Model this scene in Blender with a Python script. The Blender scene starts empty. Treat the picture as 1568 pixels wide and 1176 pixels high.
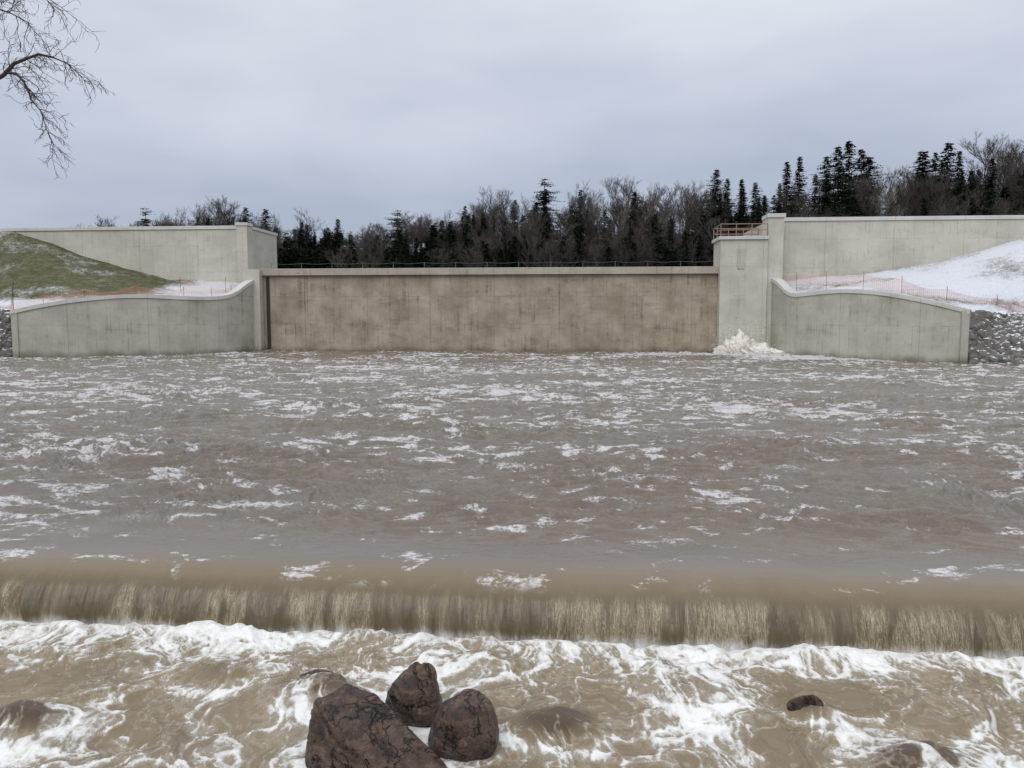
import bpy, math, random, bmesh
import numpy as np
from mathutils import Vector, Matrix, Euler
random.seed(7); rng=np.random.RandomState(5)
scn=bpy.context.scene
rad=math.radians
# ------------------------------------------------------------ noise
_p=rng.permutation(256); _p=np.concatenate([_p,_p,_p])
_g=rng.rand(256)*2*np.pi; _gx=np.cos(_g); _gy=np.sin(_g)
def perlin(x,y,seed=0):
    x=np.asarray(x,float)+seed*17.31; y=np.asarray(y,float)+seed*9.77
    xi=np.floor(x).astype(int); yi=np.floor(y).astype(int); xf=x-xi; yf=y-yi
    xi&=255; yi&=255
    u=xf**3*(xf*(xf*6-15)+10); v=yf**3*(yf*(yf*6-15)+10)
    def gr(a,b,dx,dy):
        h=_p[_p[a]+b]; return _gx[h]*dx+_gy[h]*dy
    n00=gr(xi,yi,xf,yf); n10=gr(xi+1,yi,xf-1,yf); n01=gr(xi,yi+1,xf,yf-1); n11=gr(xi+1,yi+1,xf-1,yf-1)
    a=n00+u*(n10-n00); b=n01+u*(n11-n01)
    return (a+v*(b-a))*1.5
def fbm(x,y,o=4,seed=0,r=.5):
    s=0;a=1
    for i in range(o):
        s=s+a*perlin(x*2**i,y*2**i,seed+i*3); a*=r
    return s
def sst(a,b,x):
    t=np.clip((x-a)/(b-a),0,1); return t*t*(3-2*t)
# ------------------------------------------------------------ node helpers
class M:
    def __init__(s,name):
        s.m=bpy.data.materials.new(name); s.m.use_nodes=True
        s.t=s.m.node_tree; s.b=s.t.nodes['Principled BSDF']
        s.tc=s.t.nodes.new('ShaderNodeTexCoord')
    def n(s,typ,**k):
        nd=s.t.nodes.new(typ)
        for a,v in k.items(): setattr(nd,a,v)
        return nd
    def l(s,a,b): s.t.links.new(a,b)
    def put(s,sock,v):
        if isinstance(v,bpy.types.NodeSocket): s.l(v,sock)
        elif isinstance(v,tuple) and len(v)==3 and sock.type=='RGBA': sock.default_value=(*v,1)
        else: sock.default_value=v
    def map(s,vec,scale=(1,1,1),loc=(0,0,0)):
        nd=s.n('ShaderNodeMapping'); s.l(vec,nd.inputs[0]); nd.inputs['Scale'].default_value=scale; nd.inputs['Location'].default_value=loc
        return nd.outputs[0]
    def noise(s,vec,scale,detail=4,rough=.5,dist=0):
        nd=s.n('ShaderNodeTexNoise'); s.l(vec,nd.inputs['Vector']); nd.inputs['Scale'].default_value=scale
        nd.inputs['Detail'].default_value=detail; nd.inputs['Roughness'].default_value=rough; nd.inputs['Distortion'].default_value=dist
        return nd.outputs['Fac']
    def math(s,op,a,b=0.,c=0.):
        nd=s.n('ShaderNodeMath',operation=op); s.put(nd.inputs[0],a); s.put(nd.inputs[1],b); s.put(nd.inputs[2],c); return nd.outputs[0]
    def ss(s,x,a,b,lo=0.,hi=1.):
        nd=s.n('ShaderNodeMapRange',interpolation_type='SMOOTHSTEP'); s.put(nd.inputs[0],x)
        nd.inputs[1].default_value=a; nd.inputs[2].default_value=b; nd.inputs[3].default_value=lo; nd.inputs[4].default_value=hi
        return nd.outputs[0]
    def mix(s,f,a,b,blend='MIX'):
        nd=s.n('ShaderNodeMix',data_type='RGBA',blend_type=blend); s.put(nd.inputs[0],f); s.put(nd.inputs[6],a); s.put(nd.inputs[7],b); return nd.outputs[2]
    def attr(s,name):
        nd=s.n('ShaderNodeAttribute',attribute_name=name); return nd.outputs['Fac']
    def bump(s,h,strength=.5,dist=.05,prev=None):
        nd=s.n('ShaderNodeBump'); s.put(nd.inputs['Height'],h); nd.inputs['Strength'].default_value=strength; nd.inputs['Distance'].default_value=dist
        if prev is not None: s.l(prev,nd.inputs['Normal'])
        return nd.outputs[0]
    def fin(s,col=None,rough=None,normal=None,spec=None):
        if col is not None: s.put(s.b.inputs['Base Color'],col)
        if rough is not None: s.put(s.b.inputs['Roughness'],rough)
        if normal is not None: s.l(normal,s.b.inputs['Normal'])
        if spec is not None: s.put(s.b.inputs['Specular IOR Level'],spec)
        return s.m
def concrete(name,c1,c2,stain,stain_amt,bw=2.4,bh=1.25,seam=.3,loc=(0,0,0),vj=.3):
    m=M(name); uv=m.map(m.tc.outputs['UV'],(1,1,1),loc)
    def brick(w,h,ms,offs,l):
        br=m.n('ShaderNodeTexBrick'); m.l(m.map(uv,(1,1,1),l),br.inputs['Vector']); br.offset=offs; br.offset_frequency=2
        br.inputs['Scale'].default_value=1; br.inputs['Brick Width'].default_value=w; br.inputs['Row Height'].default_value=h
        br.inputs['Mortar Size'].default_value=ms; br.inputs['Mortar Smooth'].default_value=.3
        br.inputs['Color1'].default_value=(.2,.2,.2,1); br.inputs['Color2'].default_value=(.8,.8,.8,1); br.inputs['Mortar'].default_value=(.5,.5,.5,1)
        return br
    br=brick(bw,2.6,.022,.37,(0,0,0)); br3=brick(.62,2.6,.026,.0,(3.1,.4,0)); br2=brick(6.1,60,.028,0,(1.9,30,0))
    ng=m.noise(uv,.8,2,.6); ng2=m.noise(m.map(uv,(1,1,1),(9,4,0)),.5,3,.6)
    gap=m.math('MULTIPLY',br.outputs['Fac'],m.ss(ng,.40,.58))
    gap=m.math('MAXIMUM',gap,m.math('MULTIPLY',br3.outputs['Fac'],m.ss(ng2,.54,.62,0,.9)))
    tone=m.n('ShaderNodeSeparateColor'); m.l(br.outputs['Color'],tone.inputs[0])
    n1=m.noise(uv,.33,5,.65); n2=m.noise(uv,7,4,.7); n4=m.noise(m.map(uv,(.25,.7,1)),1,5,.7)
    streak=m.noise(m.map(uv,(3.2,.10,1)),1.0,5,.7,.15)
    col=m.mix(m.math('ADD',m.math('MULTIPLY',m.ss(n1,.3,.7),.72),m.math('MULTIPLY',tone.outputs[0],.28)),c1,c2)
    col=m.mix(m.math('MULTIPLY',m.math('MULTIPLY',m.ss(streak,.50,.66),m.ss(n4,.42,.62)),stain_amt),col,stain)
    col=m.mix(m.ss(n4,.5,.7,0,stain_amt*.55),col,stain)
    col=m.mix(m.ss(n2,.35,.75,0,.25),col,(.66,.63,.57),'MULTIPLY')
    wht=m.math('MULTIPLY',m.ss(m.noise(m.map(uv,(1,1.6,1)),2.3,5,.75),.60,.69),.5)
    col=m.mix(wht,col,(.58,.56,.50))
    sp=m.n('ShaderNodeSeparateXYZ'); m.l(uv,sp.inputs[0])
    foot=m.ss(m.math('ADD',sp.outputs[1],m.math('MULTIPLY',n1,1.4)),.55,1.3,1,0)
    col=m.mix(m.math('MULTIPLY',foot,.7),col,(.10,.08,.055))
    col=m.mix(m.math('MULTIPLY',gap,seam),col,(.09,.076,.06))
    col=m.mix(m.math('MULTIPLY',br2.outputs['Fac'],vj),col,(.08,.07,.06))
    h=m.math('SUBTRACT',m.math('MULTIPLY',n2,.25),m.math('ADD',gap,br2.outputs['Fac']))
    return m.fin(col,.85,m.bump(h,.3,.02),.25)
C_DAM=concrete('concrete_stained',(.245,.205,.152),(.47,.415,.335),(.150,.115,.08),.8,1.9,1.25,.48)
C_WING=concrete('concrete_wing',(.36,.345,.29),(.54,.52,.455),(.22,.195,.15),.55,seam=.38)
C_NEW=concrete('concrete_pale',(.45,.435,.375),(.60,.58,.51),(.33,.30,.235),.45,seam=.30)
C_COP=concrete('concrete_coping',(.52,.52,.49),(.64,.64,.61),(.36,.35,.32),.3,6,9,.1)
C_COPD=concrete('concrete_coping_weathered',(.33,.30,.245),(.50,.465,.40),(.19,.165,.11),.6,6,9,.1)

# ------------------------------------------------------------ mesh helpers
def mk(name,v,f,mat=None,uv=None,smooth=False,parent=None):
    me=bpy.data.meshes.new(name); me.from_pydata([tuple(p) for p in v],[],[tuple(q) for q in f]); me.update()
    if uv is not None:
        l=me.uv_layers.new(name='UVMap'); arr=np.zeros((len(me.loops),2))
        k=0
        for q,us in zip(f,uv):
            for u in us: arr[k]=u; k+=1
        l.data.foreach_set('uv',arr.ravel())
    if smooth: me.polygons.foreach_set('use_smooth',[True]*len(me.polygons))
    o=bpy.data.objects.new(name,me); scn.collection.objects.link(o)
    if mat: me.materials.append(mat)
    if parent: o.parent=parent
    return o
def empty(name,loc=(0,0,0)):
    e=bpy.data.objects.new(name,None); e.location=loc; scn.collection.objects.link(e); return e
def grid(name,X,Y,Z,mat,attrs=None,uv=None,smooth=True,parent=None):
    r,c=X.shape; me=bpy.data.meshes.new(name)
    co=np.stack([X,Y,Z],-1).reshape(-1,3)
    idx=np.arange(r*c).reshape(r,c)
    q=np.stack([idx[:-1,:-1],idx[:-1,1:],idx[1:,1:],idx[1:,:-1]],-1).reshape(-1,4)
    me.vertices.add(len(co)); me.vertices.foreach_set('co',co.ravel().astype(np.float32))
    me.loops.add(q.size); me.loops.foreach_set('vertex_index',q.ravel().astype(np.int32))
    me.polygons.add(len(q)); me.polygons.foreach_set('loop_start',(np.arange(len(q))*4).astype(np.int32))
    me.polygons.foreach_set('loop_total',np.full(len(q),4,np.int32))
    me.update(calc_edges=True)
    if smooth: me.polygons.foreach_set('use_smooth',np.ones(len(q),bool))
    for k,a in (attrs or {}).items():
        at=me.attributes.new(k,'FLOAT','POINT'); at.data.foreach_set('value',np.asarray(a,np.float32).ravel())
    if uv is not None:
        l=me.uv_layers.new(name='UVMap'); U=np.stack(uv,-1).reshape(-1,2)[q.ravel()]; l.data.foreach_set('uv',U.ravel().astype(np.float32))
    me.validate()
    o=bpy.data.objects.new(name,me); scn.collection.objects.link(o); me.materials.append(mat)
    if parent: o.parent=parent
    return o
def box(name,x0,x1,y0,y1,z0,z1,mat,parent=None,bev=.03):
    v=[(x0,y0,z0),(x1,y0,z0),(x1,y1,z0),(x0,y1,z0),(x0,y0,z1),(x1,y0,z1),(x1,y1,z1),(x0,y1,z1)]
    f=[(0,1,5,4),(1,2,6,5),(2,3,7,6),(3,0,4,7),(4,5,6,7),(3,2,1,0)]
    def uvf(q):
        P=[v[i] for i in q]
        ys={p[1] for p in P}; xs={p[0] for p in P}
        if len(ys)==1: return [(p[0],p[2]) for p in P]
        if len(xs)==1: return [(p[1]+.5,p[2]) for p in P]
        return [(p[0],p[1]+3) for p in P]
    o=mk(name,v,f,mat,[uvf(q) for q in f],parent=parent)
    if bev:
        b=o.modifiers.new('b','BEVEL'); b.width=bev; b.segments=2
    return o
def chaikin(P,it=2):
    P=np.array(P,float)
    for _ in range(it):
        Q=[P[0]]
        for a,b in zip(P[:-1],P[1:]): Q+= [a*.75+b*.25,a*.25+b*.75]
        Q.append(P[-1]); P=np.array(Q)
    return P
def ribbon(name,P,th,bot,mat,parent=None,front=0.,top=0.):
    P=np.array(P,float); n=len(P)
    T=np.gradient(P[:,:2],axis=0); T/=np.linalg.norm(T,axis=1)[:,None]
    N=np.stack([-T[:,1],T[:,0]],1)
    F=P[:,:2]-N*front; B=P[:,:2]+N*th
    zt=P[:,2]+top; zb=(P[:,2]+bot[0]) if isinstance(bot,tuple) else np.full(n,bot)
    arc=np.concatenate([[0],np.cumsum(np.linalg.norm(np.diff(P[:,:2],axis=0),axis=1))])
    v=[];
    for i in range(n): v+=[(F[i,0],F[i,1],zb[i]),(F[i,0],F[i,1],zt[i]),(B[i,0],B[i,1],zt[i]),(B[i,0],B[i,1],zb[i])]
    f=[];uv=[]
    for i in range(n-1):
        a=4*i;b=a+4
        for j in range(4):
            j2=(j+1)%4
            f.append((a+j,b+j,b+j2,a+j2))
            if j in(0,2): uv.append([(arc[i],v[a+j][2]),(arc[i+1],v[b+j][2]),(arc[i+1],v[b+j2][2]),(arc[i],v[a+j2][2])])
            else: uv.append([(arc[i],3+0.),(arc[i+1],3.),(arc[i+1],3.5),(arc[i],3.5)])
    for a in (0,4*(n-1)):
        f.append((a,a+1,a+2,a+3)); uv.append([(0,v[a][2]),(0,v[a+1][2]),(th,v[a+2][2]),(th,v[a+3][2])])
    o=mk(name,v,f,mat,uv,parent=parent)
    bm=bmesh.new(); bm.from_mesh(o.data); bmesh.ops.recalc_face_normals(bm,faces=bm.faces); bm.to_mesh(o.data); bm.free()
    return o
class Tubes:
    def __init__(s): s.v=[];s.f=[]
    def seg(s,p,q,r0,r1,k=4):
        p=Vector(p);q=Vector(q);d=(q-p)
        if d.length<1e-6:return
        d.normalize(); a=d.orthogonal().normalized(); b=d.cross(a); o=len(s.v)
        for c,r in((p,r0),(q,r1)):
            for i in range(k):
                t=2*math.pi*i/k; s.v.append(c+a*(math.cos(t)*r)+b*(math.sin(t)*r))
        for i in range(k): s.f.append((o+i,o+(i+1)%k,o+k+(i+1)%k,o+k+i))
    def path(s,P,R,k=5):
        for i in range(len(P)-1): s.seg(P[i],P[i+1],R[i],R[i+1],k)
    def obj(s,name,mat,parent=None,smooth=True): return mk(name,s.v,s.f,mat,smooth=smooth,parent=parent)

# ------------------------------------------------------------ camera
cam=bpy.data.cameras.new('camera'); co=bpy.data.objects.new('camera',cam); scn.collection.objects.link(co)
co.location=(0,0,3.3); co.rotation_euler=(rad(90-4.91),0,rad(4.9)); cam.sensor_width=36; cam.lens=27.55; cam.clip_end=5000; cam.clip_start=.1
scn.camera=co
def W(X,Y,z):
    return Vector((.9963*X-.0854*Y,.0854*X+.9963*Y,z))

# ------------------------------------------------------------ world
w=bpy.data.worlds.new('World'); scn.world=w; w.use_nodes=True; nt=w.node_tree; nt.nodes.clear()
def wn(t,**k):
    n=nt.nodes.new(t)
    for a,v in k.items(): setattr(n,a,v)
    return n
out=wn('ShaderNodeOutputWorld'); sky=wn('ShaderNodeTexSky',sky_type='NISHITA'); sky.sun_disc=False; sky.sun_elevation=rad(42); sky.sun_rotation=rad(200)
b1=wn('ShaderNodeBackground'); b1.inputs[1].default_value=.08; nt.links.new(sky.outputs[0],b1.inputs[0])
tc=wn('ShaderNodeTexCoord'); sp=wn('ShaderNodeSeparateXYZ'); nt.links.new(tc.outputs['Generated'],sp.inputs[0])
mp=wn('ShaderNodeMapping'); mp.inputs['Scale'].default_value=(1.0,1.0,3.0); mp.inputs['Location'].default_value=(.3,.2,.1); nt.links.new(tc.outputs['Generated'],mp.inputs[0])
no=wn('ShaderNodeTexNoise'); no.inputs['Scale'].default_value=2.2; no.inputs['Detail'].default_value=4; no.inputs['Roughness'].default_value=.48; nt.links.new(mp.outputs[0],no.inputs['Vector'])
ma=wn('ShaderNodeMath',operation='MULTIPLY_ADD'); nt.links.new(no.outputs['Fac'],ma.inputs[0]); ma.inputs[1].default_value=.50; ma.inputs[2].default_value=-.225
ad=wn('ShaderNodeMath',operation='ADD'); nt.links.new(sp.outputs[2],ad.inputs[0]); nt.links.new(ma.outputs[0],ad.inputs[1])
cr=wn('ShaderNodeValToRGB'); nt.links.new(ad.outputs[0],cr.inputs[0])
E=cr.color_ramp.elements; E[0].position=0; E[0].color=(.40,.455,.56,1); E[1].position=1; E[1].color=(1.2,1.22,1.25,1)
for p,c in((.12,(.43,.485,.60)),(.24,(.56,.615,.73)),(.36,(.70,.745,.83)),(.50,(.87,.905,.96))):
    e=E.new(p); e.color=(*c,1)
b2=wn('ShaderNodeBackground'); nt.links.new(cr.outputs[0],b2.inputs[0]); b2.inputs[1].default_value=1.0
mx=wn('ShaderNodeMixShader'); mx.inputs[0].default_value=.93; nt.links.new(b1.outputs[0],mx.inputs[1]); nt.links.new(b2.outputs[0],mx.inputs[2]); nt.links.new(mx.outputs[0],out.inputs[0])
sl=bpy.data.lights.new('sun','SUN'); sl.energy=1.1; sl.angle=rad(40); sl.color=(1,.97,.92); so=bpy.data.objects.new('sun',sl); scn.collection.objects.link(so)
so.rotation_euler=(rad(48),0,rad(-20)); 
scn.view_settings.view_transform='Standard'; scn.view_settings.look='None'; scn.view_settings.exposure=0

# ------------------------------------------------------------ ground materials
def bankmat(name,snow_lo,snow_hi,grass):
    m=M(name); g=m.tc.outputs['Object']
    n1=m.noise(g,.14,5,.6); n2=m.noise(g,1.3,6,.75); n3=m.noise(g,8,5,.85)
    gcol=m.mix(m.ss(n3,.3,.7),(.050,.053,.026),grass); gcol=m.mix(m.ss(n2,.40,.66,0,.85),gcol,(.17,.155,.10))
    gcol=m.mix(m.ss(m.attr('dirt'),.3,.7),gcol,m.mix(n3,(.05,.045,.038),(.15,.14,.12)))
    sn=m.math('ADD',m.math('ADD',m.math('MULTIPLY',n1,.55),m.math('MULTIPLY',n2,.28)),m.math('MULTIPLY',n3,.46))
    sn=m.math('ADD',sn,m.attr('snow'))
    f=m.ss(sn,snow_lo,snow_hi)
    scol=m.mix(m.ss(n3,.3,.7),(.58,.61,.67),(.76,.78,.84))
    col=m.mix(f,gcol,scol)
    return m.fin(col,.9,m.bump(m.math('ADD',n3,m.math('MULTIPLY',n2,2.)),.7,.09),.2)
BANK=bankmat('grass_with_snow',.635,.83,(.110,.118,.058))
m=M('rough_ground'); g=m.tc.outputs['Object']
m_ground=m.fin(m.mix(m.noise(g,.3,6,.7),(.05,.04,.03),(.13,.11,.08)),.95)
N=61; gx=np.linspace(-1,1,N); gx=np.sign(gx)*np.abs(gx)**2*2500; X,Y=np.meshgrid(gx,gx)
grid('ground',X,Y,np.full_like(X,-3.)+0*X,m_ground)

def loft(name,rows,mat,sub=60,parent=None,rep=10,amp=.12,snow=lambda X,Y,Z:0*X,dirt=lambda X,Y,Z:0*X,smooth=6):
    R=np.array(rows,float); k=R.shape[1]
    si=np.linspace(0,len(R)-1,(len(R)-1)*rep+1); tj=np.linspace(0,k-1,sub)
    def interp(A,s,ax): 
        i=np.clip(np.floor(s).astype(int),0,A.shape[ax]-2); f=(s-i); a=np.take(A,i,ax); b=np.take(A,i+1,ax)
        sh=[1]*A.ndim; sh[ax]=-1; f=f.reshape(sh); return a+(b-a)*f
    G=interp(interp(R,si,0),tj,1)
    X,Y,Z=G[...,0],G[...,1],G[...,2].copy()
    for _ in range(smooth):
        Z[1:-1,1:-1]=(Z[1:-1,1:-1]*2+Z[:-2,1:-1]+Z[2:,1:-1]+Z[1:-1,:-2]+Z[1:-1,2:])/6
    e=np.ones_like(Z); e[:,0]=0
    Z=Z+fbm(X*.35,Y*.35,4,3)*amp*e
    return grid(name,X,Y,Z,mat,attrs={'snow':snow(X,Y,Z),'dirt':dirt(X,Y,Z)},parent=parent)
wl=[(-30.9,74.2,7.0),(-31.1,72.2,6.6),(-31.7,70.0,5.3),(-32.6,67.9,5.0),(-34.2,65.8,5.0),(-37.5,63.7,5.2),(-41,62.0,4.85),(-44,61,4.3),(-46.2,60.4,3.75)]
wr=[(17.2,74.0,6.9),(17.4,71.4,6.4),(17.9,69.3,5.15),(19.06,66.9,5.3),(20.6,64.4,5.45),(22.6,62.2,5.25),(25.1,60.1,4.6),(27.6,58.4,3.75)]
NL=77.;NR=75.2
def mid(a,b,t,z): return (a[0]+(b[0]-a[0])*t,a[1]+(b[1]-a[1])*t,z)
Lb=[(-33.2,NL,6.7),(-34,NL,6.7),(-36,NL,6.8),(-38.5,NL,6.95),(-41.5,NL,7.1),(-46,NL,8.1),(-51,NL,9.6),(-54.5,NL,11.),(-58,NL,12.)]
rows=[]
for p,b in zip(wl,Lb):
    f=(p[0]-.3,p[1]+.35,p[2]-.45); m1=mid(f,b,.25,f[2]+(b[2]-f[2])*.17); rows.append([f,m1,mid(f,b,.5,f[2]+(b[2]-f[2])*.4),b])
sL=lambda X,Y,Z: -.03+.30*sst(5.2,4.1,Z)+.24*sst(-42,-35,X)+.10*sst(-50,-60,X)*sst(8.5,11,Z)+.05*fbm(X*.15,Y*.2,3,93)-.5*sst(3.0,2.4,Z)
dL=lambda X,Y,Z: sst(3.3,2.7,Z)*sst(-44,-46,X)
loft('grass_bank',rows,BANK,snow=sL,smooth=3)
EL=[[(-46.3,60.6,-.6),(-46.4,60.68,1.4),(-46.5,60.78,3.25),(-52.2,68.8,6.75),(-58,NL,12)],[(-48.2,59.3,-.6),(-49,61.2,1.4),(-49.8,63,3.3),(-55.5,70,6.9),(-61,NL,12.3)],[(-52,57,-.6),(-53,59.3,1.5),(-54.2,62,3.4),(-60,70,7.0),(-67,NL,12.3)],[(-64,50,-.5),(-65,53,1.5),(-66.5,56,3.5),(-80,67,7),(-95,NL,12.3)]]
loft('grass_bank',EL,BANK,snow=sL,dirt=dL,smooth=0)
Rb=[(18.4,NR,6.6),(19.2,NR,6.6),(20.5,NR,6.7),(22.5,NR,6.9),(27,NR,7.4),(33,NR,8.3),(38,NR,9.8),(43,NR,11.3)]
rows=[]
for p,b in zip(wr,Rb):
    f=(p[0]+.3,p[1]+.35,p[2]-.45); m1=mid(f,b,.25,f[2]+(b[2]-f[2])*.18); rows.append([f,m1,mid(f,b,.5,f[2]+(b[2]-f[2])*.42),b])
sR=lambda X,Y,Z:.18+.09*fbm(X*.12,Y*.3,3,91)-.8*sst(2.7,2.1,Z)
dR=lambda X,Y,Z: sst(2.9,2.4,Z)*sst(26,27.5,X)
loft('snowy_bank',rows,BANK,snow=sR,smooth=3)
ER=[[(27.7,58.72,-.6),(27.8,58.76,1.4),(27.9,58.82,3.25),(35.45,67,6.66),(43,NR,11.3)],[(29.6,56.7,-.6),(30.2,58.5,1.4),(30.9,60.3,3.15),(39.5,67.5,6.7),(47,NR,11.8)],[(31.5,54,-.6),(33,56.6,1.5),(34.6,59.2,2.95),(44.5,67,6.7),(54,NR,12.2)],[(46,44,-.5),(48,47,1.5),(51,51,2.9),(68,62,7),(90,NR,12.3)]]
loft('snowy_bank',ER,BANK,snow=sR,dirt=dR,smooth=0)
loft('grass_bank',[[(-10.6,-12,-.9),(-12.5,-12,.8),(-45,-12,3)],[(-10.6,9,-.9),(-12,9,.9),(-45,9,3.2)],[(-11,11,-.4),(-13,12,.9),(-50,14,4)],[(-31.5,35,-.4),(-34,37,1.4),(-66,45,4)],[(-64,50,-.5),(-66.5,56,3.4),(-95,66,7)]],BANK,amp=.06)
loft('snowy_bank',[[(8.6,-12,-.9),(10.5,-12,.8),(45,-12,3)],[(8.6,9,-.9),(10,9,.9),(45,9,3.2)],[(9,11,-.4),(11,12,.9),(50,14,4)],[(23.5,32,-.4),(26,34,1.4),(62,40,4)],[(46,44,-.5),(51,51,2.8),(90,62,7)]],BANK,amp=.06,snow=lambda X,Y,Z:.15+0*X)
loft('grass_bank',[[(-30,-1.2,-.9),(-30,-2.6,1.2),(-30,-20,2)],[(0,-1.2,-.9),(0,-2.6,1.2),(0,-20,2)],[(30,-1.2,-.9),(30,-2.6,1.2),(30,-20,2)]],BANK,amp=.06)

# ------------------------------------------------------------ dam & walls
dam=empty('concrete_dam',(-8.5,74,0))
def par(o,e):
    o.parent=e; o.matrix_parent_inverse=Matrix.Translation(-e.location); return o
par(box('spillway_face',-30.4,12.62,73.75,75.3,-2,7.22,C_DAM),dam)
par(box('crest_slab',-30.42,12.62,73.35,75.7,7.225,7.87,C_COPD),dam)
par(box('abutment',-32.1,-30.4,72.9,77.0,-2,7.8,C_NEW),dam)
par(box('side_wall_back',-33.1,-32.1,74.6,77.0,-2,7.7,C_NEW),dam)
par(box('gate_slot',-30.1,-29.75,73.70,73.75,-1,7.1,M('dark_slot').fin((.03,.025,.02),.7),bev=0),dam)  # thin near-black strip on the face stands in for the dark groove
for x in(-25.6,-17.2,-9,-.9,7.0):
    par(box('joint',x,x+.06,73.33,73.6,7.24,7.86,C_DAM,bev=0),dam)
m=M('galvanised_steel'); m_st=m.fin((.16,.16,.16),.5); 
m=M('rusty_paint'); m_rust=m.fin(m.mix(m.noise(m.tc.outputs['Object'],6,4),(.18,.10,.07),(.38,.26,.19)),.7)
t=Tubes()
xs=np.linspace(-30,12.4,15)
for a,b in zip(xs[:-1],xs[1:]):
    t.seg((a,74.9,7.86),(a,74.9,8.5),.025,.025)
    P=[(a+(b-a)*u,74.9,8.47-.1*math.sin(math.pi*u)) for u in np.linspace(0,1,7)]; t.path(P,[.014]*7,3)
t.obj('safety_cable',m_st)
pier=empty('gate_tower',(14.7,74,0))
par(box('gate_pier',12.62,16.8,72.7,76.4,-2,10.2,C_NEW),pier)
par(box('pier_joint',14.1,14.75,72.62,72.75,7.6,9.4,C_WING,bev=.01),pier)
par(box('platform_slab',12.45,16.8,72.5,76.6,10.203,10.5,C_COP),pier)
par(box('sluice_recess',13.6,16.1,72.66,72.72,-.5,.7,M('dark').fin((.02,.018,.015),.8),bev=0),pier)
t=Tubes()
x0,x1,y0,y1=12.6,16.7,72.65,76.4
for x in np.linspace(x0,x1,4):
    for y in(y0,y1): t.seg((x,y,10.48),(x,y,11.6),.045,.045,6)
t.seg((x0,74.5,10.48),(x0,74.5,11.6),.045,.045,6)
for z in(11.05,11.58):
    t.seg((x0-.05,y0,z),(x1,y0,z),.04,.04,6); t.seg((x0-.05,y1,z),(x1,y1,z),.04,.04,6); t.seg((x0,y0,z),(x0,y1,z),.04,.04,6)
par(t.obj('railing',m_rust),pier)
par(box('tall_pier',16.803,18.2,72.95,75.15,-2,12.15,C_NEW),pier)
par(box('tall_pier_cap',16.72,18.32,72.8,75.18,12.153,12.5,C_COP),pier)
uw=empty('concrete_retaining_wall',(45,75.2,0))
par(box('wall',18.2,110,NR,NR+.7,3,12.05,C_NEW),uw); par(box('coping',18.33,110,NR-.13,NR+.85,12.053,12.4,C_COP),uw)
par(box('return_wall',17.3,18.1,75.2,86,3,12.1,C_NEW),uw)
ul=empty('concrete_retaining_wall',(-60,77,0))
par(box('wall',-120,-34.2,NL,NL+.7,3,12.05,C_NEW),ul); par(box('coping',-120,-34.3,NL-.13,NL+.85,12.053,12.4,C_COP),ul)
par(box('end_pier',-34.2,-33.1,76.6,77.9,3,12.35,C_NEW),ul); par(box('end_pier_cap',-34.3,-33.0,76.5,77.9,12.353,12.65,C_COP),ul)
par(box('return_wall',-33.9,-33.15,77.9,84.5,3,12.1,C_NEW),ul); par(box('return_coping',-34.0,-33.05,77.91,84.6,12.103,12.4,C_COP),ul)
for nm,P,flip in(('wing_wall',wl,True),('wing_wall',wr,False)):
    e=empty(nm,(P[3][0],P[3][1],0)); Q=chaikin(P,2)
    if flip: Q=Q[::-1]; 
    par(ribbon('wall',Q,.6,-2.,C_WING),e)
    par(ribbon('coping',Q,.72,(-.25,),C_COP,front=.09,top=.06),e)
    E0=Q[0] if flip else Q[-1]; sg=-1 if flip else 1
    R=[(E0[0],E0[1],E0[2]-.02),(E0[0]+sg*.12,E0[1]+1.2,E0[2]-.05),(E0[0]+sg*.25,E0[1]+2.4,E0[2]-.1)]
    if flip: R=R[::-1]
    par(ribbon('end_return',R,.5,-2.,C_WING),e)

# ------------------------------------------------------------ orange safety fence
m=M('orange_plastic_mesh'); m_or=m.fin((.66,.27,.20),.6)
m=M('fence_post'); m_po=m.fin((.30,.09,.06),.6)
def fence(P,h=1.05,w_=1.):
    e=empty('orange_safety_fence',(P[0][0],P[0][1],P[0][2]))
    a=Tubes(); b=Tubes()
    Q=[]
    for p,q in zip(P[:-1],P[1:]):
        p=Vector(p);q=Vector(q); n=max(1,int((q-p).length/2.4))
        for i in range(n): Q.append(p+(q-p)*i/n)
    Q.append(Vector(P[-1]))
    for p in Q:
        a.seg(p-Vector((0,0,.4)),p+Vector((random.uniform(-.05,.05),0,h+.2)),.022,.022,4)
    for p,q in zip(Q[:-1],Q[1:]):
        s0=random.uniform(.08,.45); L=(q-p).length; K=6
        def pt(u,v): return p+(q-p)*u+Vector((0,0,h*v-s0*math.sin(math.pi*u)*(.3+.7*v)))
        for j in range(11):
            v=.06+j*.094
            for i in range(K): b.seg(pt(i/K,v),pt((i+1)/K,v),.010*w_,.010*w_,3)
        for i in range(int(L/.16)):
            u=i*.16/L
            b.seg(pt(u,.06),pt(u,.98),.0075*w_,.0075*w_,3)
    par(a.obj('posts',m_po),e); par(b.obj('mesh_netting',m_or),e)
def off(P,dx,dy,dz): return [(p[0]+dx,p[1]+dy,p[2]+dz) for p in P]
fence(off(wl[2:],-.9,1.6,-.3)+[(-50.2,63.9,3.4),(-56,62.5,3.5)])
fence([(-31.9,73.6,6.1),(-34.2,73.8,5.9),(-37.5,71.5,5.8)],w_=.75)
fence([(18.1,73.5,6.3),(19.3,72.4,6.0),(21,69.5,5.9),(23,66.5,5.7),(25.2,64.3,5.2),(27.4,61.6,4.3),(30.9,61.4,3.6),(35,60.6,3.3)])

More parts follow.
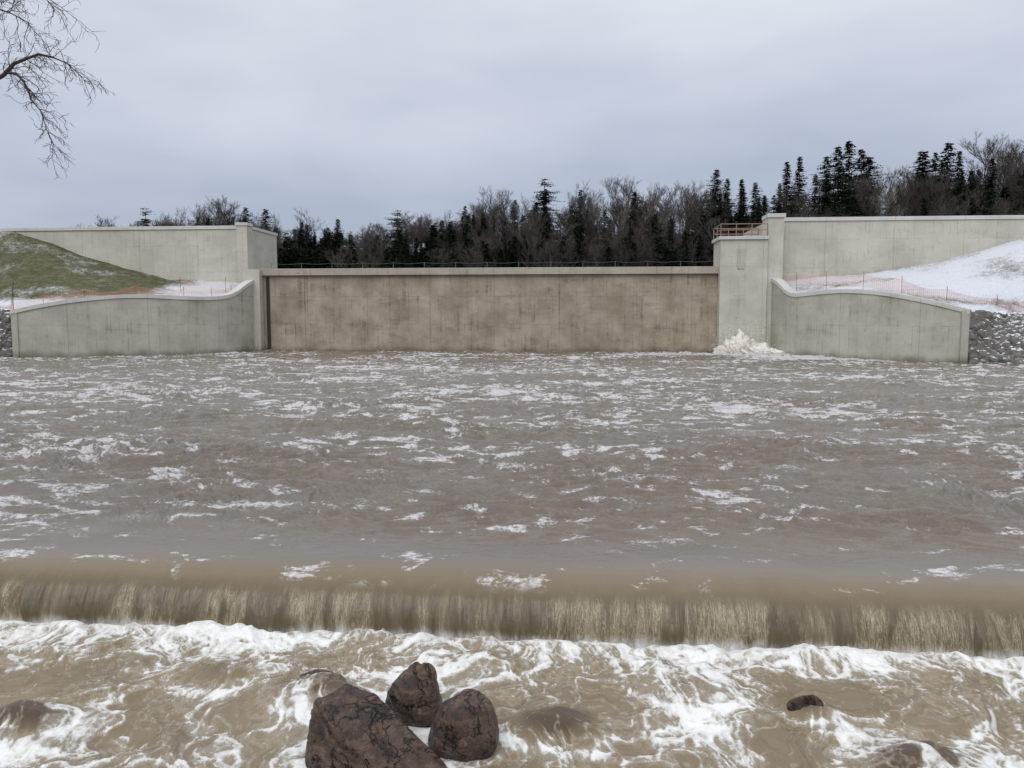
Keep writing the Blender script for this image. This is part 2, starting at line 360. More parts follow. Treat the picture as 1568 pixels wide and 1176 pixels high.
# ------------------------------------------------------------ rocks
def rockmesh(seed,sub=4,nplanes=13,rough=.05,k=30.,lo=.62):
    bm=bmesh.new(); bmesh.ops.create_icosphere(bm,subdivisions=sub,radius=1)
    r=np.random.RandomState(seed); D=r.normal(size=(nplanes,3)); D/=np.linalg.norm(D,axis=1)[:,None]; d=r.uniform(lo,1.,nplanes)
    V=np.array([v.co[:] for v in bm.verts]); dots=V@D.T
    rr=np.where(dots>.15,d/np.maximum(dots,.15),9.)
    R=-np.log(np.exp(-k*rr).sum(1)+np.exp(-k*1.15))/k
    nz=fbm(V[:,0]*2+V[:,2]*1.3,V[:,1]*2-V[:,2]*1.7,6,seed%50,.6)*rough
    V=V*(R+nz)[:,None]
    F=[tuple(v.index for v in f.verts) for f in bm.faces]; bm.free()
    return V,F
m=M('wet_rock'); g=m.tc.outputs['Object']; n1=m.noise(g,3.2,6,.7); n2=m.noise(g,48,6,.85); n5=m.noise(g,11,6,.75); bands=m.noise(m.map(g,(1.2,1,7)),1.6,6,.7,.8)
col=m.mix(m.ss(n1,.3,.7),(.030,.021,.017),(.13,.080,.057)); col=m.mix(m.ss(bands,.50,.62,0,.7),col,(.20,.125,.08)); col=m.mix(m.ss(n5,.54,.68,0,.6),col,(.27,.22,.18)); col=m.mix(m.ss(n2,.50,.66,0,.65),col,(.012,.01,.009))
crk=m.math('ABSOLUTE',m.math('SUBTRACT',m.noise(g,2.0,5,.6,.6),.5)); col=m.mix(m.ss(crk,.012,.0,0,.85),col,(.008,.007,.006))
hh=m.math('SUBTRACT',m.math('ADD',m.math('MULTIPLY',n2,.45),m.math('ADD',n5,m.math('MULTIPLY',bands,1.2))),m.ss(crk,.015,0,0,1.))
m_rock=m.fin(col,m.ss(n5,.3,.7,.12,.42),m.bump(hh,.9,.045),.5)
m=M('riprap_stone'); g=m.tc.outputs['Object']; ge=m.n('ShaderNodeNewGeometry'); sx=m.n('ShaderNodeSeparateXYZ'); m.l(ge.outputs['Normal'],sx.inputs[0])
f=m.ss(m.math('ADD',sx.outputs[2],m.math('MULTIPLY',m.noise(g,3,4,.7),.7)),1.02,1.2)
m_rip=m.fin(m.mix(f,m.mix(m.noise(g,1.1,5,.7),(.05,.046,.042),(.25,.238,.22)),(.70,.72,.76)),.85)
def riprap(n,rows,name='riprap_rocks'):
    v=[];f=[]
    base=[rockmesh(100+i,2,9,.04) for i in range(6)]
    for i in range(n):
        j=random.choice([0,0,1,1,1]); u=random.random(); t=random.random()*2.12; a=min(int(t),1); tt=t-a
        A=np.array(rows[j]);B=np.array(rows[j+1]); Pn=A[:3]*(1-u)+B[:3]*u; c=Pn[a]*(1-tt)+Pn[a+1]*tt; c[2]+=random.uniform(-.03,.12)
        V,F=random.choice(base); s=random.choice([random.uniform(.12,.3),random.uniform(.2,.48)])
        R=np.array(Euler((random.random()*6,random.random()*6,random.random()*6)).to_matrix())
        Q=(V*np.array([s*random.uniform(.8,1.4),s,s*.75]))@R.T+c; o=len(v)
        v+=Q.tolist(); f+=[tuple(a_+o for a_ in q) for q in F]
    mk(name,v,f,m_rip)
riprap(900,EL); riprap(1300,ER)

# ------------------------------------------------------------ water: pool + weir
def pool_rows():
    n=[75.]
    while n[-1]>10.6: n.append(n[-1]-max(.026,min(.15,n[-1]*.0026)))
    n[-1]=10.6; return np.array(n)
pr=pool_rows()
prof=np.array([(10.6,0),(10.4,-.004),(10.2,-.014),(10.0,-.034),(9.87,-.062),(9.75,-.105),(9.65,-.165),(9.57,-.235),(9.50,-.32),(9.45,-.41),(9.41,-.5),(9.38,-.6),(9.36,-.78)])
al=np.concatenate([[0],np.cumsum(np.linalg.norm(np.diff(prof,axis=0),axis=1))]); aa=np.linspace(0,al[-1],90)[1:]
pn=np.interp(aa,al,prof[:,0]); pz=np.interp(aa,al,prof[:,1])
for _ in range(6): pn[1:-1]=(pn[:-2]+2*pn[1:-1]+pn[2:])/4; pz[1:-1]=(pz[:-2]+2*pz[1:-1]+pz[2:])/4
nn=np.concatenate([pr,pn]); zz=np.concatenate([0*pr,pz]); arc=np.concatenate([0*pr,aa]); 
C=1050
lo=-.782*nn-3; hi=.537*nn+3
lo[nn<10.6]=-.782*10.6-3; hi[nn<10.6]=.537*10.6+3
u=np.linspace(0,1,C)[None,:]; X=lo[:,None]+(hi-lo)[:,None]*u; Y=np.repeat(nn[:,None],C,1)
def ridge(n,p=1.6): return (1-np.clip(np.abs(n)*1.5,0,1))**p
def waves(X,Y):
    calm=sst(10.2,13.5,Y)
    wx=X+fbm(X*.2,Y*.2,2,4)*1.4; wy=Y+fbm(X*.2,Y*.2,2,9)*1.4+.10*X
    wx2=X*.94+wy*.34; wy2=wy*.94-X*.34
    mod=.45+1.1*np.clip(.5+.8*fbm(X*.16,Y*.22,2,15),0,1)
    z=perlin(wx*.25,wy*.5,1)*.05*sst(11,20,Y)
    z=z+perlin(wx*.55,wy*1.1,2)*.06*(.12+.88*calm)
    z=z+ridge(perlin(wx*.7,wy*1.9,3))*.075*calm*mod
    z=z+ridge(perlin(wx*1.3,wy*3.9,5))*.052*(.05+.95*calm)*mod
    z=z+ridge(perlin(wx2*1.2,wy2*3.2,6))*.034*calm*mod
    z=z+ridge(perlin(wx*2.4,wy*7.5,7))*.030*(.03+.97*calm)*sst(60,25,Y)*mod
    z=z+perlin(wx*4.5,wy*12,8)*.011*(.1+.9*calm)*sst(26,13,Y)
    return z-.06*calm
Z=zz[:,None]+waves(X,Y)*sst(9.9,11.0,Y)
fall=np.repeat((arc/al[-1])[:,None],C,1)
ridg=(perlin(X*1.6,fall*.8,11)+.6*perlin(X*5,fall*1.4,12)+.35*perlin(X*12,fall*2.,13))
amp=.045*sst(.4,1.,fall)
Y=Y-ridg*amp; Z=Z+ridg*amp*.3
lipz=perlin(X*.5,Y*0,21)*.02*sst(12,10.3,np.repeat(nn[:,None],C,1)); Z=Z+lipz
U=X; V=np.repeat((-arc)[:,None],C,1)+Y*0
dsw=np.hypot((X-15.2)/1.7,(Y-71.6)/1.0); sw=np.exp(-dsw**2); Z=Z+sw*(.35+.4*fbm(X*1.7,Y*1.7,3,31))
churn=np.exp(-(((X-17.2)/4.2)**2+((Y-70)/2.8)**2))+.9*np.exp(-(((X-20.5)/5.)**2+((Y-64)/2.2)**2))+.55*np.exp(-(((X-12.)/5.)**2+((Y-70)/2.)**2)); Z=Z+churn*.14*fbm(X*1.2,Y*1.2,3,33)
k=len(pr)
m=M('muddy_river_water'); g=m.tc.outputs['Object']; uv=m.tc.outputs['UV']
fa=m.attr('fall'); ch=m.attr('churn')
sep=m.n('ShaderNodeSeparateXYZ'); m.l(g,sep.inputs[0])
base=m.mix(m.noise(m.map(g,(.1,.25,1)),1,3),(.135,.108,.083),(.180,.146,.115))
tan=m.mix(m.noise(m.map(uv,(2,.6,1)),1,4,.6),(.165,.126,.082),(.215,.168,.108))
col=m.mix(m.ss(m.math('ADD',fa,m.math('MULTIPLY',m.noise(m.map(uv,(.8,1,1)),1,3),.16)),.12,.60),base,tan)
s1=m.noise(m.map(uv,(3,.8,1)),1,5,.7,.5); s2=m.noise(m.map(uv,(17,1.5,1)),1,6,.72,1.6); big=m.noise(m.map(uv,(.8,.2,1)),1,3); s3=m.noise(m.map(uv,(48,4.0,1)),1,4,.7,1.4)
col=m.mix(m.math('MULTIPLY',m.ss(m.math('ADD',fa,m.math('MULTIPLY',m.math('SUBTRACT',s1,.5),.30)),.47,.72),.88),col,m.mix(m.ss(s1,.35,.65),(.085,.073,.042),(.150,.122,.075)))
rd=m.math('ABSOLUTE',m.math('SUBTRACT',s2,.5)); rd3=m.math('ABSOLUTE',m.math('SUBTRACT',s3,.5))
dn=m.math('ADD',s1,m.math('MULTIPLY',big,.8))
ln=m.math('MAXIMUM',m.math('MULTIPLY',m.ss(rd,.028,.0),m.ss(dn,.84,1.0)),m.math('MULTIPLY',m.ss(rd3,.035,.0),m.ss(dn,.86,1.05,0,.9)))
stk=m.math('MULTIPLY',ln,m.ss(fa,.55,.72))
col=m.mix(m.math('MULTIPLY',stk,.75),col,(.55,.47,.33))
wv=m.n('ShaderNodeTexNoise'); m.l(g,wv.inputs['Vector']); wv.inputs['Scale'].default_value=.5; wv.inputs['Detail'].default_value=2
vm=m.n('ShaderNodeVectorMath',operation='MULTIPLY_ADD'); m.l(wv.outputs['Color'],vm.inputs[0]); vm.inputs[1].default_value=(1.8,1.8,0); m.l(g,vm.inputs[2])
q=vm.outputs[0]
f1=m.noise(m.map(q,(.75,1.25,1)),1.3,7,.70); f2=m.noise(m.map(g,(.12,.2,1)),1,2); f3=m.noise(m.map(g,(1,1,1)),14,4,.8)
dens=m.ss(sep.outputs[1],11,30,-.008,.042)
fv=m.math('ADD',m.math('ADD',f1,m.math('MULTIPLY',f2,.46)),m.math('MULTIPLY',f3,.20))
fv=m.math('ADD',m.math('ADD',fv,m.math('SUBTRACT',dens,.098)),m.math('MULTIPLY',ch,.36))
foam=m.math('MULTIPLY',m.ss(fv,.785,.875),m.ss(fa,.62,.45))
foam=m.math('MAXIMUM',foam,m.ss(m.math('ADD',ch,m.math('MULTIPLY',f3,.6)),.80,1.15,0,.95))
foot=m.math('MULTIPLY',m.ss(m.math('ADD',fa,m.math('MULTIPLY',s1,.25)),1.0,1.12),.7)
fc=m.mix(m.ss(f3,.35,.65),(.48,.45,.45),(.76,.76,.80))
col=m.mix(m.math('MAXIMUM',m.math('MULTIPLY',foam,.85),foot),col,fc)
nb=m.noise(m.map(q,(1,2.8,1)),3.2,5,.65)
b=m.bump(m.math('MULTIPLY',nb,m.ss(sep.outputs[1],10.2,13.5,.08,1)),.8,.095)
b=m.bump(m.math('MULTIPLY',m.noise(m.map(uv,(9,1.0,1)),1,5,.65,.8),m.ss(fa,.35,.8)),.6,.05,b)
rough=m.ss(foam,0,1,.04,.6)
m_w=m.fin(col,rough,b,.5); m.b.inputs['IOR'].default_value=1.42
chat=np.clip(sw*1.0+churn*.95,0,1.5)
sl1=slice(0,k); sl2=slice(k-1,None)
grid('river_water',X[sl1],Y[sl1],Z[sl1],m_w,{'fall':fall[sl1],'churn':chat[sl1]},(U[sl1],V[sl1]))
grid('weir_waterfall',X[sl2],Y[sl2],Z[sl2],m_w,{'fall':fall[sl2],'churn':chat[sl2]},(U[sl2],V[sl2]))
box('concrete_weir',-11.2,8.6,9.75,11.5,-3,-.22,C_DAM)

# sluice discharge: aerated jet heaping up where it meets the pool
m=M('aerated_water'); g=m.tc.outputs['Object']; m_air=m.fin(m.mix(m.ss(m.noise(g,1.3,6,.75),.36,.56),(.60,.53,.42),(.90,.88,.85)),.7,m.bump(m.noise(g,5,6,.8),.4,.10),.2)
v=[];f=[]
bm=bmesh.new(); bmesh.ops.create_icosphere(bm,subdivisions=6,radius=1); V0=np.array([v_.co[:] for v_ in bm.verts]); F0=[tuple(v_.index for v_ in f_.verts) for f_ in bm.faces]; bm.free()
for (cx,cy,rx,ry,rz,sd) in((14.3,71.7,1.3,1.0,1.7,1),(15.6,71.3,1.7,1.0,.9,2),(13.1,71.9,.9,.7,.75,3),(17.6,70.6,1.9,1.1,.42,4)):
    n_=fbm(V0[:,0]*2.5+V0[:,2]*2,V0[:,1]*2.5-V0[:,2]*2.2,6,120+sd,.68); rr_=1+.26*n_
    Q=V0*rr_[:,None]*np.array([rx,ry,rz])+np.array([cx,cy,-.05]); o=len(v); v+=Q.tolist(); f+=[tuple(a+o for a in q_) for q_ in F0]
rr=random.Random(5)
for i in range(1800):
    x=14.4+rr.gauss(0,1.0); y=71.1+rr.gauss(0,.6); zc=abs(rr.gauss(0,1.0)); s=rr.uniform(.010,.045); o=len(v)
    v+=[(x+s,y,zc),(x-s,y,zc),(x,y+s,zc),(x,y-s,zc),(x,y,zc+s*1.6),(x,y,zc-s)]; f+=[(o+a,o+b_,o+c) for a,b_,c in((0,2,4),(2,1,4),(1,3,4),(3,0,4),(2,0,5),(1,2,5),(3,1,5),(0,3,5))]
mk('sluice_discharge',v,f,m_air,smooth=True)
# ------------------------------------------------------------ rapids
rn=[9.52]
while rn[-1]>5.6: rn.append(rn[-1]-.015)
while rn[-1]>-4: rn.append(rn[-1]-.2)
rn=np.array(rn); rc=np.linspace(-11.5,9.0,1350)
X,Y=np.meshgrid(rc,rn)
humps=[(-2.73,7.9,.42,.26),(-.21,7.38,.38,.27),(2.33,7.9,.22,.16),(3.08,6.95,.48,.30),(-5.5,7.05,.42,.24),(5.2,7.6,.5,.14),(-4.0,8.2,.4,.12),(1.2,8.2,.4,.1)]
wx=X+.40*fbm(X*.8,Y*.8,3,41)+.10*fbm(X*3,Y*3,2,44); wy=Y+.50*fbm(X*.8,Y*.8,3,42)+.1*fbm(X*3,Y*3,2,46)
hump=0*X; wake=0*X
for(a,b_,r,h) in humps:
    d=np.hypot((X-a)/r,(Y-b_)/(r*.75)); hump=hump+h*np.exp(-d**2)
    wake=wake+np.exp(-((d-1.45)/.28)**2)*sst(b_+.35,b_-.25,Y)+.8*np.exp(-(((X-a)/(r*1.0))**2+((Y-(b_-r*1.3))/(r*.8))**2))
for(a,b_,r) in((-1.9,6.75,.62),(-1.70,7.52,.34),(-1.05,7.06,.36)):
    d=np.hypot((X-a)/r,(Y-b_)/(r*.9)); wake=wake+.9*np.exp(-((d-1.12)/.18)**2)
d=9.33-Y
boil=np.exp(-((d-.14)/.17)**2)
lump=1-np.abs(fbm(X*3.2,Y*3.2,3,50))
Z=-.70-.03*d+hump*.9+.075*fbm(wx*.9,wy*1.0,2,51)+.035*(1-np.abs(perlin(wx*1.5,wy*1.1,55))*2)+.013*fbm(X*3,Y*3,3,57)
Z=Z+boil*(.02+.05*lump+.04*perlin(X*1.3,0*X,59)+.03*perlin(X*6,Y*6,58))
msk=fbm(wx*.5,wy*.45,3,70)
def web(sx,sy,seed,w0,w1,o=4):
    n=fbm(wx*sx,wy*sy,o,seed,.5); ww=np.clip(w0+w1*msk,.02,.4); return np.exp(-(np.abs(n)/ww)**1.3)
w1=web(1.0,.62,61,.11,.13); w2=web(2.3,1.3,65,.11,.11); w3=web(5.0,2.8,68,.12,.10,3); w4=web(9.,5.5,71,.14,.1,3)
tong=.6+.6*perlin(X*.9,0*X,72)+.5*perlin(X*2.6,0*X,73)
fo=.58*w1+.52*w2+.38*w3+.26*w4+msk*.24-.02
near=np.exp(-np.clip(d,0,9)/(.28+.70*np.clip(tong,0,1.6)))
fo=fo+.80*near+wake*.46
fo=fo-hump*1.9
fo=fo+.20*fbm(X*11,Y*8,3,76)
Z=Z+.020*sst(.35,.9,fo)*(.6+.5*fbm(X*7,Y*7,2,77))
m=M('rapids_water'); g=m.tc.outputs['Object']
a=m.attr('foam'); hp=m.attr('hump')
f3=m.noise(m.map(g,(1,.8,1)),34,5,.85,.3); f4=m.noise(m.map(g,(1,.6,1)),9,6,.72,1.0)
base=m.mix(m.noise(g,1.1,4),(.15,.116,.075),(.26,.204,.128)); base=m.mix(m.ss(hp,.05,.2),base,(.085,.058,.038))
ff=m.math('ADD',a,m.math('ADD',m.math('MULTIPLY',m.math('SUBTRACT',f3,.5),1.0),m.math('MULTIPLY',m.math('SUBTRACT',f4,.5),1.0)))
foam=m.ss(ff,.44,.82); thin=m.ss(ff,.08,.52,0,.5)
col=m.mix(thin,base,(.42,.365,.29)); col=m.mix(foam,col,m.mix(m.ss(ff,.6,1.35),(.64,.62,.58),(.90,.90,.90)))
bb=m.bump(m.noise(m.map(g,(1,.7,1)),3.2,6,.62,.6),.7,.06); bb=m.bump(m.math('MULTIPLY',m.math('ADD',f3,f4),foam),.5,.03,bb)
m_r=m.fin(col,m.ss(foam,0,1,.04,.6),bb,.5); m.b.inputs['IOR'].default_value=1.38
grid('rapids_water',X,Y,Z,m_r,{'foam':fo,'hump':hump},(X,Y))

def rock(name,c,dims,rot,seed,rough=.05,planes=13,k=30.,lo=.62):
    V,F=rockmesh(seed,5,planes,rough,k,lo); R=np.array(Euler([rad(a) for a in rot]).to_matrix())
    Q=(V*np.array(dims))@R.T
    o=mk(name,Q.tolist(),F,m_rock,smooth=True); o.location=c; return o
def hullrock(name,pts,seed,sm=2,rough=.03):
    bm=bmesh.new(); c=sum((Vector(p) for p in pts),Vector())/len(pts)
    for p in pts: bm.verts.new(Vector(p)-c)
    r=bmesh.ops.convex_hull(bm,input=bm.verts[:]); bmesh.ops.delete(bm,geom=[g_ for g_ in r['geom_interior'] if isinstance(g_,bmesh.types.BMVert)],context='VERTS')
    bmesh.ops.triangulate(bm,faces=bm.faces[:])
    for i in range(5):
        es=[e for e in bm.edges if e.calc_length()>.035]
        if es: bmesh.ops.subdivide_edges(bm,edges=es,cuts=1); bmesh.ops.triangulate(bm,faces=bm.faces[:])
        if i>=2:
            for _ in range(sm): bmesh.ops.smooth_vert(bm,verts=bm.verts[:],factor=.5,use_axis_x=True,use_axis_y=True,use_axis_z=True)
    bm.normal_update()
    V=np.array([v.co[:] for v in bm.verts]); nz=(fbm(V[:,0]*3+V[:,2]*2.,V[:,1]*3-V[:,2]*2.5,5,seed,.55))*rough
    st=np.abs(perlin(V[:,0]*2+V[:,1]*1.5,V[:,2]*5+V[:,0]*2,seed+4)); nz-=.05*np.exp(-st/.05)
    for v,n_ in zip(bm.verts,nz): v.co+=v.normal*float(n_)
    o=mk(name,[],[],m_rock); bmesh.ops.recalc_face_normals(bm,faces=bm.faces[:]); bm.to_mesh(o.data); bm.free()
    o.data.polygons.foreach_set('use_smooth',[True]*len(o.data.polygons)); o.location=c; return o
hullrock('boulder',[(-2.50,6.95,-.29),(-2.22,7.12,-.20),(-1.88,7.02,-.24),(-1.55,6.8,-.44),(-1.06,6.5,-.65),(-2.44,6.68,-.52),(-1.76,6.28,-.56),(-2.12,6.38,-.52),(-2.16,6.66,-.30),(-1.3,6.2,-.75),
 (-2.3,7.4,-1.1),(-1.4,7.2,-1.1),(-2.55,7.0,-1.25),(-2.45,6.2,-1.35),(-1.0,6.1,-1.25),(-.95,6.6,-1.15),(-1.8,6.0,-1.3)],5,1)
hullrock('boulder',[(-1.95,7.55,-.54),(-1.88,7.45,-.38),(-1.62,7.60,-.19),(-1.44,7.55,-.21),(-1.38,7.45,-.40),(-1.62,7.28,-.42),(-1.45,7.32,-.72),(-1.98,7.35,-.95),(-1.3,7.4,-1.),(-1.98,7.8,-.95),(-1.35,7.85,-.95),(-1.6,7.8,-.34)],8,1,.02)
rock('boulder',(-1.04,7.06,-.60),(.34,.32,.37),(0,10,10),23,.035,22,16.,.85)
rock('boulder',(-2.72,7.92,-.80),(.40,.30,.22),(5,4,-20),31,.04)
rock('boulder',(-.21,7.38,-.88),(.40,.28,.26),(0,0,10),37,.03,20,14.,.85)
rock('boulder',(2.33,7.9,-.72),(.19,.15,.17),(0,8,0),44)
rock('boulder',(3.1,6.95,-.94),(.46,.34,.32),(0,-4,-15),52)
rock('boulder',(-.85,6.35,-.90),(.35,.28,.25),(0,0,15),60)

# ------------------------------------------------------------ reservoir + hills
m=M('reservoir_water'); m_res=m.fin((.12,.11,.10),.12); 
mk('reservoir_water',[(-33.1,75.7,6.4),(17.3,75.7,6.4),(60,108,6.4),(-75,108,6.4)],[(0,1,2,3)],m_res)
KA=[-1.1,-.65,-.5,-.45,-.37,-.3,-.23,-.19,-.14,-.07,-.03,.04,.07,.14,.19,.23,.255,.3,.355,.41,.45,.48,.52,.55,.6,.65,1.1]
KT=[.105,.110,.120,.124,.142,.124,.118,.113,.127,.134,.148,.160,.158,.167,.160,.163,.168,.162,.174,.190,.184,.180,.192,.198,.206,.208,.20]
KTs=np.interp(np.linspace(-1.1,1.1,45),KA,KT)
def ktop(az): return np.interp(az,KA,KT)
def kgr(az): return np.interp(az,np.linspace(-1.1,1.1,45),np.convolve(np.pad(KTs,4,'edge'),np.ones(9)/9,'valid'))*.60
def hill(x,y):
    Xc=.9963*x+.0854*y; Yc=-.0854*x+.9963*y
    az=Xc/np.maximum(Yc,1); D=np.minimum(Yc,185)
    top=3.3+kgr(az)*D
    t=sst(100,165,Yc)
    low=np.where((x<-34)|(x>18.2),11.7,3.5)
    low=low+(5.5-low)*sst(82,96,y)*np.where((x<-34)|(x>18.2),1,0)
    return low*(1-t)+top*t
gx=np.linspace(-330,330,331); gy=np.concatenate([np.linspace(77.35,110,40),np.linspace(112,420,90)])
X,Y=np.meshgrid(gx,gy); Z=hill(X,Y)+fbm(X*.06,Y*.06,3,80)*.8*sst(100,120,Y)
m=M('forest_floor'); g=m.tc.outputs['Object']; m_ff=m.fin(m.mix(m.noise(g,.4,4,.7),(.018,.015,.012),(.045,.037,.029)),.95)
grid('hill',X,Y,Z,m_ff)

# ------------------------------------------------------------ trees
def barkmat(n,a,b):
    m=M(n); return m.fin(m.mix(m.noise(m.tc.outputs['Object'],1.5,2,.7),a,b),.9)
m_bark=barkmat('bark_grey',(.060,.053,.048),(.11,.098,.088)); m_bark2=barkmat('bark_brown',(.042,.034,.030),(.078,.063,.054)); m_birch=barkmat('bark_birch',(.18,.17,.155),(.32,.30,.27))
def bare(seed):
    r=random.Random(seed); t=Tubes()
    def br(p,d,L,rd,dep):
        n=3 if dep>1 else 2; P=p.copy(); dd=d.copy(); pts=[P.copy()]
        for i in range(n):
            dd=(dd+Vector((r.gauss(0,.13),r.gauss(0,.13),r.gauss(0,.08)+.09))).normalized()
            Q=P+dd*L/n; t.seg(P,Q,rd*(1-.45*i/n),rd*(1-.45*(i+1)/n),3); P=Q; pts.append(P.copy())
        if dep==0: return
        nc={3:5,2:5,1:6}[dep]
        for c in range(nc):
            u=r.uniform(.25,1) if c else 1; i=min(int(u*n),n-1); q=pts[i].lerp(pts[i+1],u*n-i)
            a=r.uniform(0,6.283); s=r.uniform(.4,.85)
            o=dd.orthogonal().normalized(); o.rotate(Matrix.Rotation(a,3,dd))
            nd=(dd*(1-s*.35)+o*s*.75+Vector((0,0,.25))).normalized()
            br(q,nd,L*r.uniform(.45,.68),max(rd*r.uniform(.36,.5),.013),dep-1)
    P=Vector((0,0,-1)); d=Vector((r.gauss(0,.03),r.gauss(0,.03),1)); 
    pts=[P]
    for i in range(6):
        d=(d+Vector((r.gauss(0,.04),r.gauss(0,.04),0))).normalized(); Q=pts[-1]+d*2.15; t.seg(pts[-1],Q,.22-.03*i,.19-.03*i,5); pts.append(Q)
    for j in range(12):
        h=r.uniform(.38,1.0) if j>1 else 1.; x=h*6; i=min(int(x),5); q=pts[i].lerp(pts[i+1],x-i)
        a=j*2.4+r.random(); el=.7+1.2*(h-.35)
        nd=Vector((math.cos(a),math.sin(a),el*1.5)).normalized()
        br(q,nd,r.uniform(2.8,4.1)*(1.2-.3*h),.085*(1.3-.5*h),3)
    return t
def conifer(seed,dens=1.0,wid=.2,gap=.0,pw=.8):
    r=random.Random(seed); H=18.; t=Tubes(); t.path([(0,0,-1),(0,0,9),(0,0,H)],[.22,.13,.02],5)
    v=list(t.v); f=list(t.f); nt_=len(f)
    z=1.2; ph=r.random()*6
    while z<H-.12:
        rel=1-z/H; Rm=(wid*H)*(rel**pw)*r.uniform(.6,1.15)*(1+.18*math.sin(z*1.3+ph))+.10
        nb=int((8+rel*7)*dens)
        if r.random()<gap: z+=.5; continue
        for b in range(nb):
            a=r.uniform(0,6.283); L=Rm*r.uniform(.45,1.15)*(1+.25*math.sin(a+ph+z*.35)); dr=r.uniform(.05,.35)
            dx=Vector((math.cos(a),math.sin(a),0)); sd=Vector((-math.sin(a),math.cos(a),0))
            steps=max(2,int(L/.36)); z0=z+r.uniform(-.2,.2)
            for s_ in range(steps):
                u=(s_+.6)/steps; c=dx*(L*u)+Vector((0,0,z0-dr*L*u+.12*L*u*u))
                for k_ in range(3):
                    w_=r.uniform(.18,.34)*(1.15-u*.5); ang=r.uniform(-1.4,1.4)
                    e1=(dx*math.cos(ang)+sd*math.sin(ang)); tip=c+e1*w_*1.7+Vector((0,0,r.uniform(-.25,.08)))
                    sdv=(e1.cross(Vector((0,0,1)))+Vector((0,0,r.uniform(-.8,.8))))*w_*.5; o=len(v)
                    v+= [c+sdv,c-sdv,tip]; f.append((o,o+1,o+2))
        z+=r.uniform(.26,.42)
    return v,f,nt_
def conmat(n,a,b):
    m=M(n); g=m.tc.outputs['Object']; return m.fin(m.mix(m.ss(m.noise(g,.9,3,.7),.35,.7),a,b),.85,spec=.2)
m_con=conmat('spruce_needles',(.012,.019,.012),(.036,.050,.027)); m_con2=conmat('pine_needles',(.016,.025,.016),(.048,.064,.036))
forest=empty('distant_forest',(0,150,0))
lib_b=[];lib_c=[]
for i in range(6):
    t=bare(20+i); me=bpy.data.meshes.new('bare_tree_mesh'); me.from_pydata(t.v,[],t.f); me.materials.append([m_bark,m_bark2,m_bark,m_bark2,m_bark2,m_birch][i]); lib_b.append(me)
for i,(dn,wd,gp,pw) in enumerate([(1,.20,.0,.75),(1.1,.26,.04,.6),(1,.17,0,.85),(.9,.28,.2,.5),(1,.23,.08,.7),(1.0,.22,.12,.55)]):
    v,f,nt_=conifer(50+i,dn,wd,gp,pw); me=bpy.data.meshes.new('conifer_mesh'); me.from_pydata(v,[],f)
    me.materials.append(m_con if i%2==0 else m_con2); me.materials.append(m_bark2)
    me.polygons.foreach_set('material_index',[1]*nt_+[0]*(len(f)-nt_)); lib_c.append(me)
def place(me,az,D,topk,r,wide=1.0):
    x,y,_=W(az*D,D,0); z=float(hill(np.array(x),np.array(y)))
    top=3.3+topk*D; h=top-z
    s=h/ (17.8 if me in lib_c else 17.)
    o=bpy.data.objects.new('tree',me); scn.collection.objects.link(o); par(o,forest)
    o.location=(x,y,z); sxy=min(max(s,.6),1.35)*wide*r.uniform(.85,1.2); o.scale=(sxy,sxy*r.uniform(.85,1.1),s); o.rotation_euler=(r.gauss(0,.02),r.gauss(0,.03),r.uniform(0,6.28))
r=random.Random(3)
bl=[lib_b[i] for i in (0,1,2,3,4,1,3,4,0,1,2,5)]
for i in range(470):
    az=r.uniform(-.78,.78); D=r.choice([r.uniform(130,155),r.uniform(150,185)])
    kt=float(ktop(az))*r.uniform(.82,1.0)
    cz=math.sin(az*21+1.3)+math.sin(az*47)*.7+r.gauss(0,.8)+(.9 if az>.25 else 0)-.2
    con=cz>.6
    if con and r.random()<.5: kt*=.92
    place(r.choice(lib_c) if con else r.choice(bl),az,D,kt,r,1.1 if con else 1.1)
for i in range(300):
    az=r.uniform(-.68,.72); D=r.uniform(112,135)
    con=r.random()<(.85 if az<-.1 else .5)
    place(r.choice(lib_c) if con else r.choice(bl[:-1]),az,D,max(.085,float(ktop(az))*r.uniform(.52,.78)),r,1.3)
for i in range(170):
    az=r.uniform(-.34,.32); D=r.uniform(130,150)
    place(r.choice(lib_c),az,D,float(ktop(az))*r.uniform(.66,.92)*(1 if az<-.02 else .90),r,1.2)
for az,kk,c in[(-.455,.136,3),(-.335,.137,1),(-.31,.135,1),(-.22,.122,0),(-.145,.133,3),(-.06,.138,2),(.04,.172,3),(.085,.158,2),(.255,.184,1),(.27,.172,4),(.29,.172,0),(.305,.168,1),(.345,.192,2),(.36,.198,0),(.395,.200,1),(.41,.213,1),(.425,.218,4),(.44,.207,5),(.45,.200,1),(.515,.207,1),(.53,.203,5),(.545,.217,1),(.56,.205,0)]:
    place(lib_c[c],az,r.uniform(140,165),kk,r,1.35)
for az,kk in[(-.5,.126),(-.375,.149),(-.36,.145),(-.26,.132),(-.13,.132),(-.03,.158),(-.01,.157),(.13,.172),(.145,.176),(.19,.168),(.22,.165),(.475,.185),(.49,.18),(.595,.223),(.61,.218),(.64,.22),(.66,.222)]:
    place(r.choice(lib_b[:5]),az,r.uniform(145,170),kk,r,1.3)

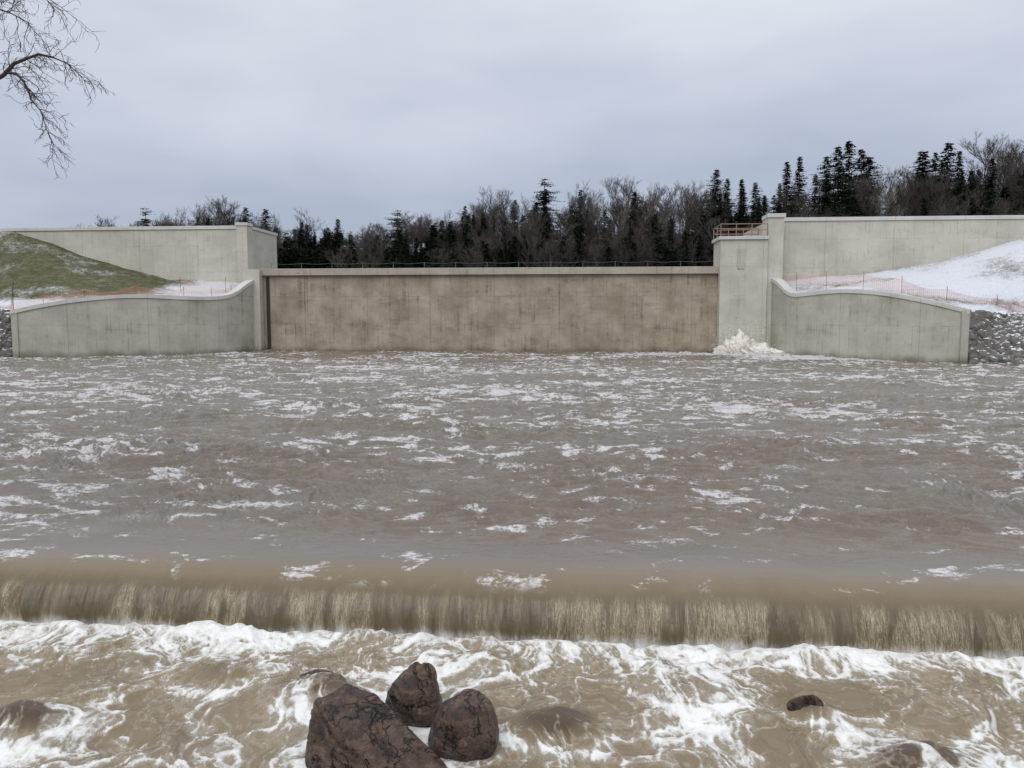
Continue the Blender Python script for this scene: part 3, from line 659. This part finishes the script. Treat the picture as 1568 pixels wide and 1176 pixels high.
# ------------------------------------------------------------ near bare tree, left bank
t=Tubes(); r=random.Random(11)
def C(x,z,y=10): return W(x,y,z)
def twig(p,d,L,rd,dep):
    P=p;dd=d
    n=4
    for i in range(n):
        dd=(dd+Vector((r.gauss(0,.25),r.gauss(0,.25),r.gauss(0,.22)-.03))).normalized(); Q=P+dd*L/n
        t.seg(P,Q,rd*(1-.17*i),rd*(1-.17*(i+1)),4); P=Q
        if dep>0 and r.random()<.85:
            o=Vector((r.gauss(0,1),r.gauss(0,1),r.gauss(0,1)-.3)).normalized(); twig(P,(dd+o*.9).normalized(),L*r.uniform(.4,.7),max(rd*.6,.0028),dep-1)
def limb(P,R,tw=3,L=.35,dep=2):
    t.path(P,R,6)
    for i in range(1,len(P)):
        for j in range(tw):
            u=r.random(); q=P[i-1].lerp(P[i],u); d=(P[i]-P[i-1]).normalized(); o=Vector((r.gauss(0,1),r.gauss(0,1),r.gauss(-.1,.9))).normalized()
            twig(q,(d*.8+o*.9).normalized(),L*r.uniform(.4,1.1),.005,dep)
base=C(-10.8,.3,9.6)
limb([base,C(-10.7,2.5,9.7),C(-10.4,5,9.8),C(-10.3,8,10),C(-10.5,11,10.2),C(-10.2,14,10.3)],[.30,.25,.21,.16,.09,.03],0)
limb([C(-10.42,4.8,9.8),C(-9,5.5,9.9),C(-7.6,5.95,10),C(-6.75,6.05,10),C(-6.3,6.28,10),C(-6.16,6.42,10),C(-6.02,6.5,10.05),C(-5.88,6.55,10.05),C(-5.74,6.53,10.1),C(-5.55,6.45,10.1),C(-5.3,6.2,10.1)],[.11,.08,.045,.032,.025,.021,.017,.013,.010,.007,.003],4,.36)
limb([C(-6.25,6.31,10),C(-6.12,6.29,9.97),C(-6.02,6.18,9.95),C(-5.97,6.08,9.95),C(-5.92,5.97,9.9),C(-5.8,5.82,9.9),C(-5.74,5.6,9.9),C(-5.66,5.42,9.9)],[.017,.015,.013,.011,.009,.007,.005,.003],4,.34)
limb([C(-10.3,7.4,10),C(-8.6,7.9,9.9),C(-7.2,7.6,9.9),C(-6.5,7.2,9.9),C(-6.3,7.05,9.9),C(-6.1,6.98,9.9),C(-5.85,6.85,9.9)],[.10,.07,.035,.016,.012,.008,.004],4,.5)
limb([C(-7.6,7.7,9.9),C(-6.7,7.7,10.2),C(-6.2,7.45,10.3),C(-5.85,7.3,10.3)],[.03,.018,.010,.004],6,.5)
limb([C(-10.4,9,10),C(-9,10.5,9.5),C(-7.5,11,9.5),C(-6.2,10.6,9.5)],[.08,.06,.04,.02],3,.8)
limb([C(-10.4,8,10),C(-12,10.,10.5),C(-13.5,11.5,11)],[.1,.06,.02],4,1.)
t.obj('bare_tree',m_bark2)
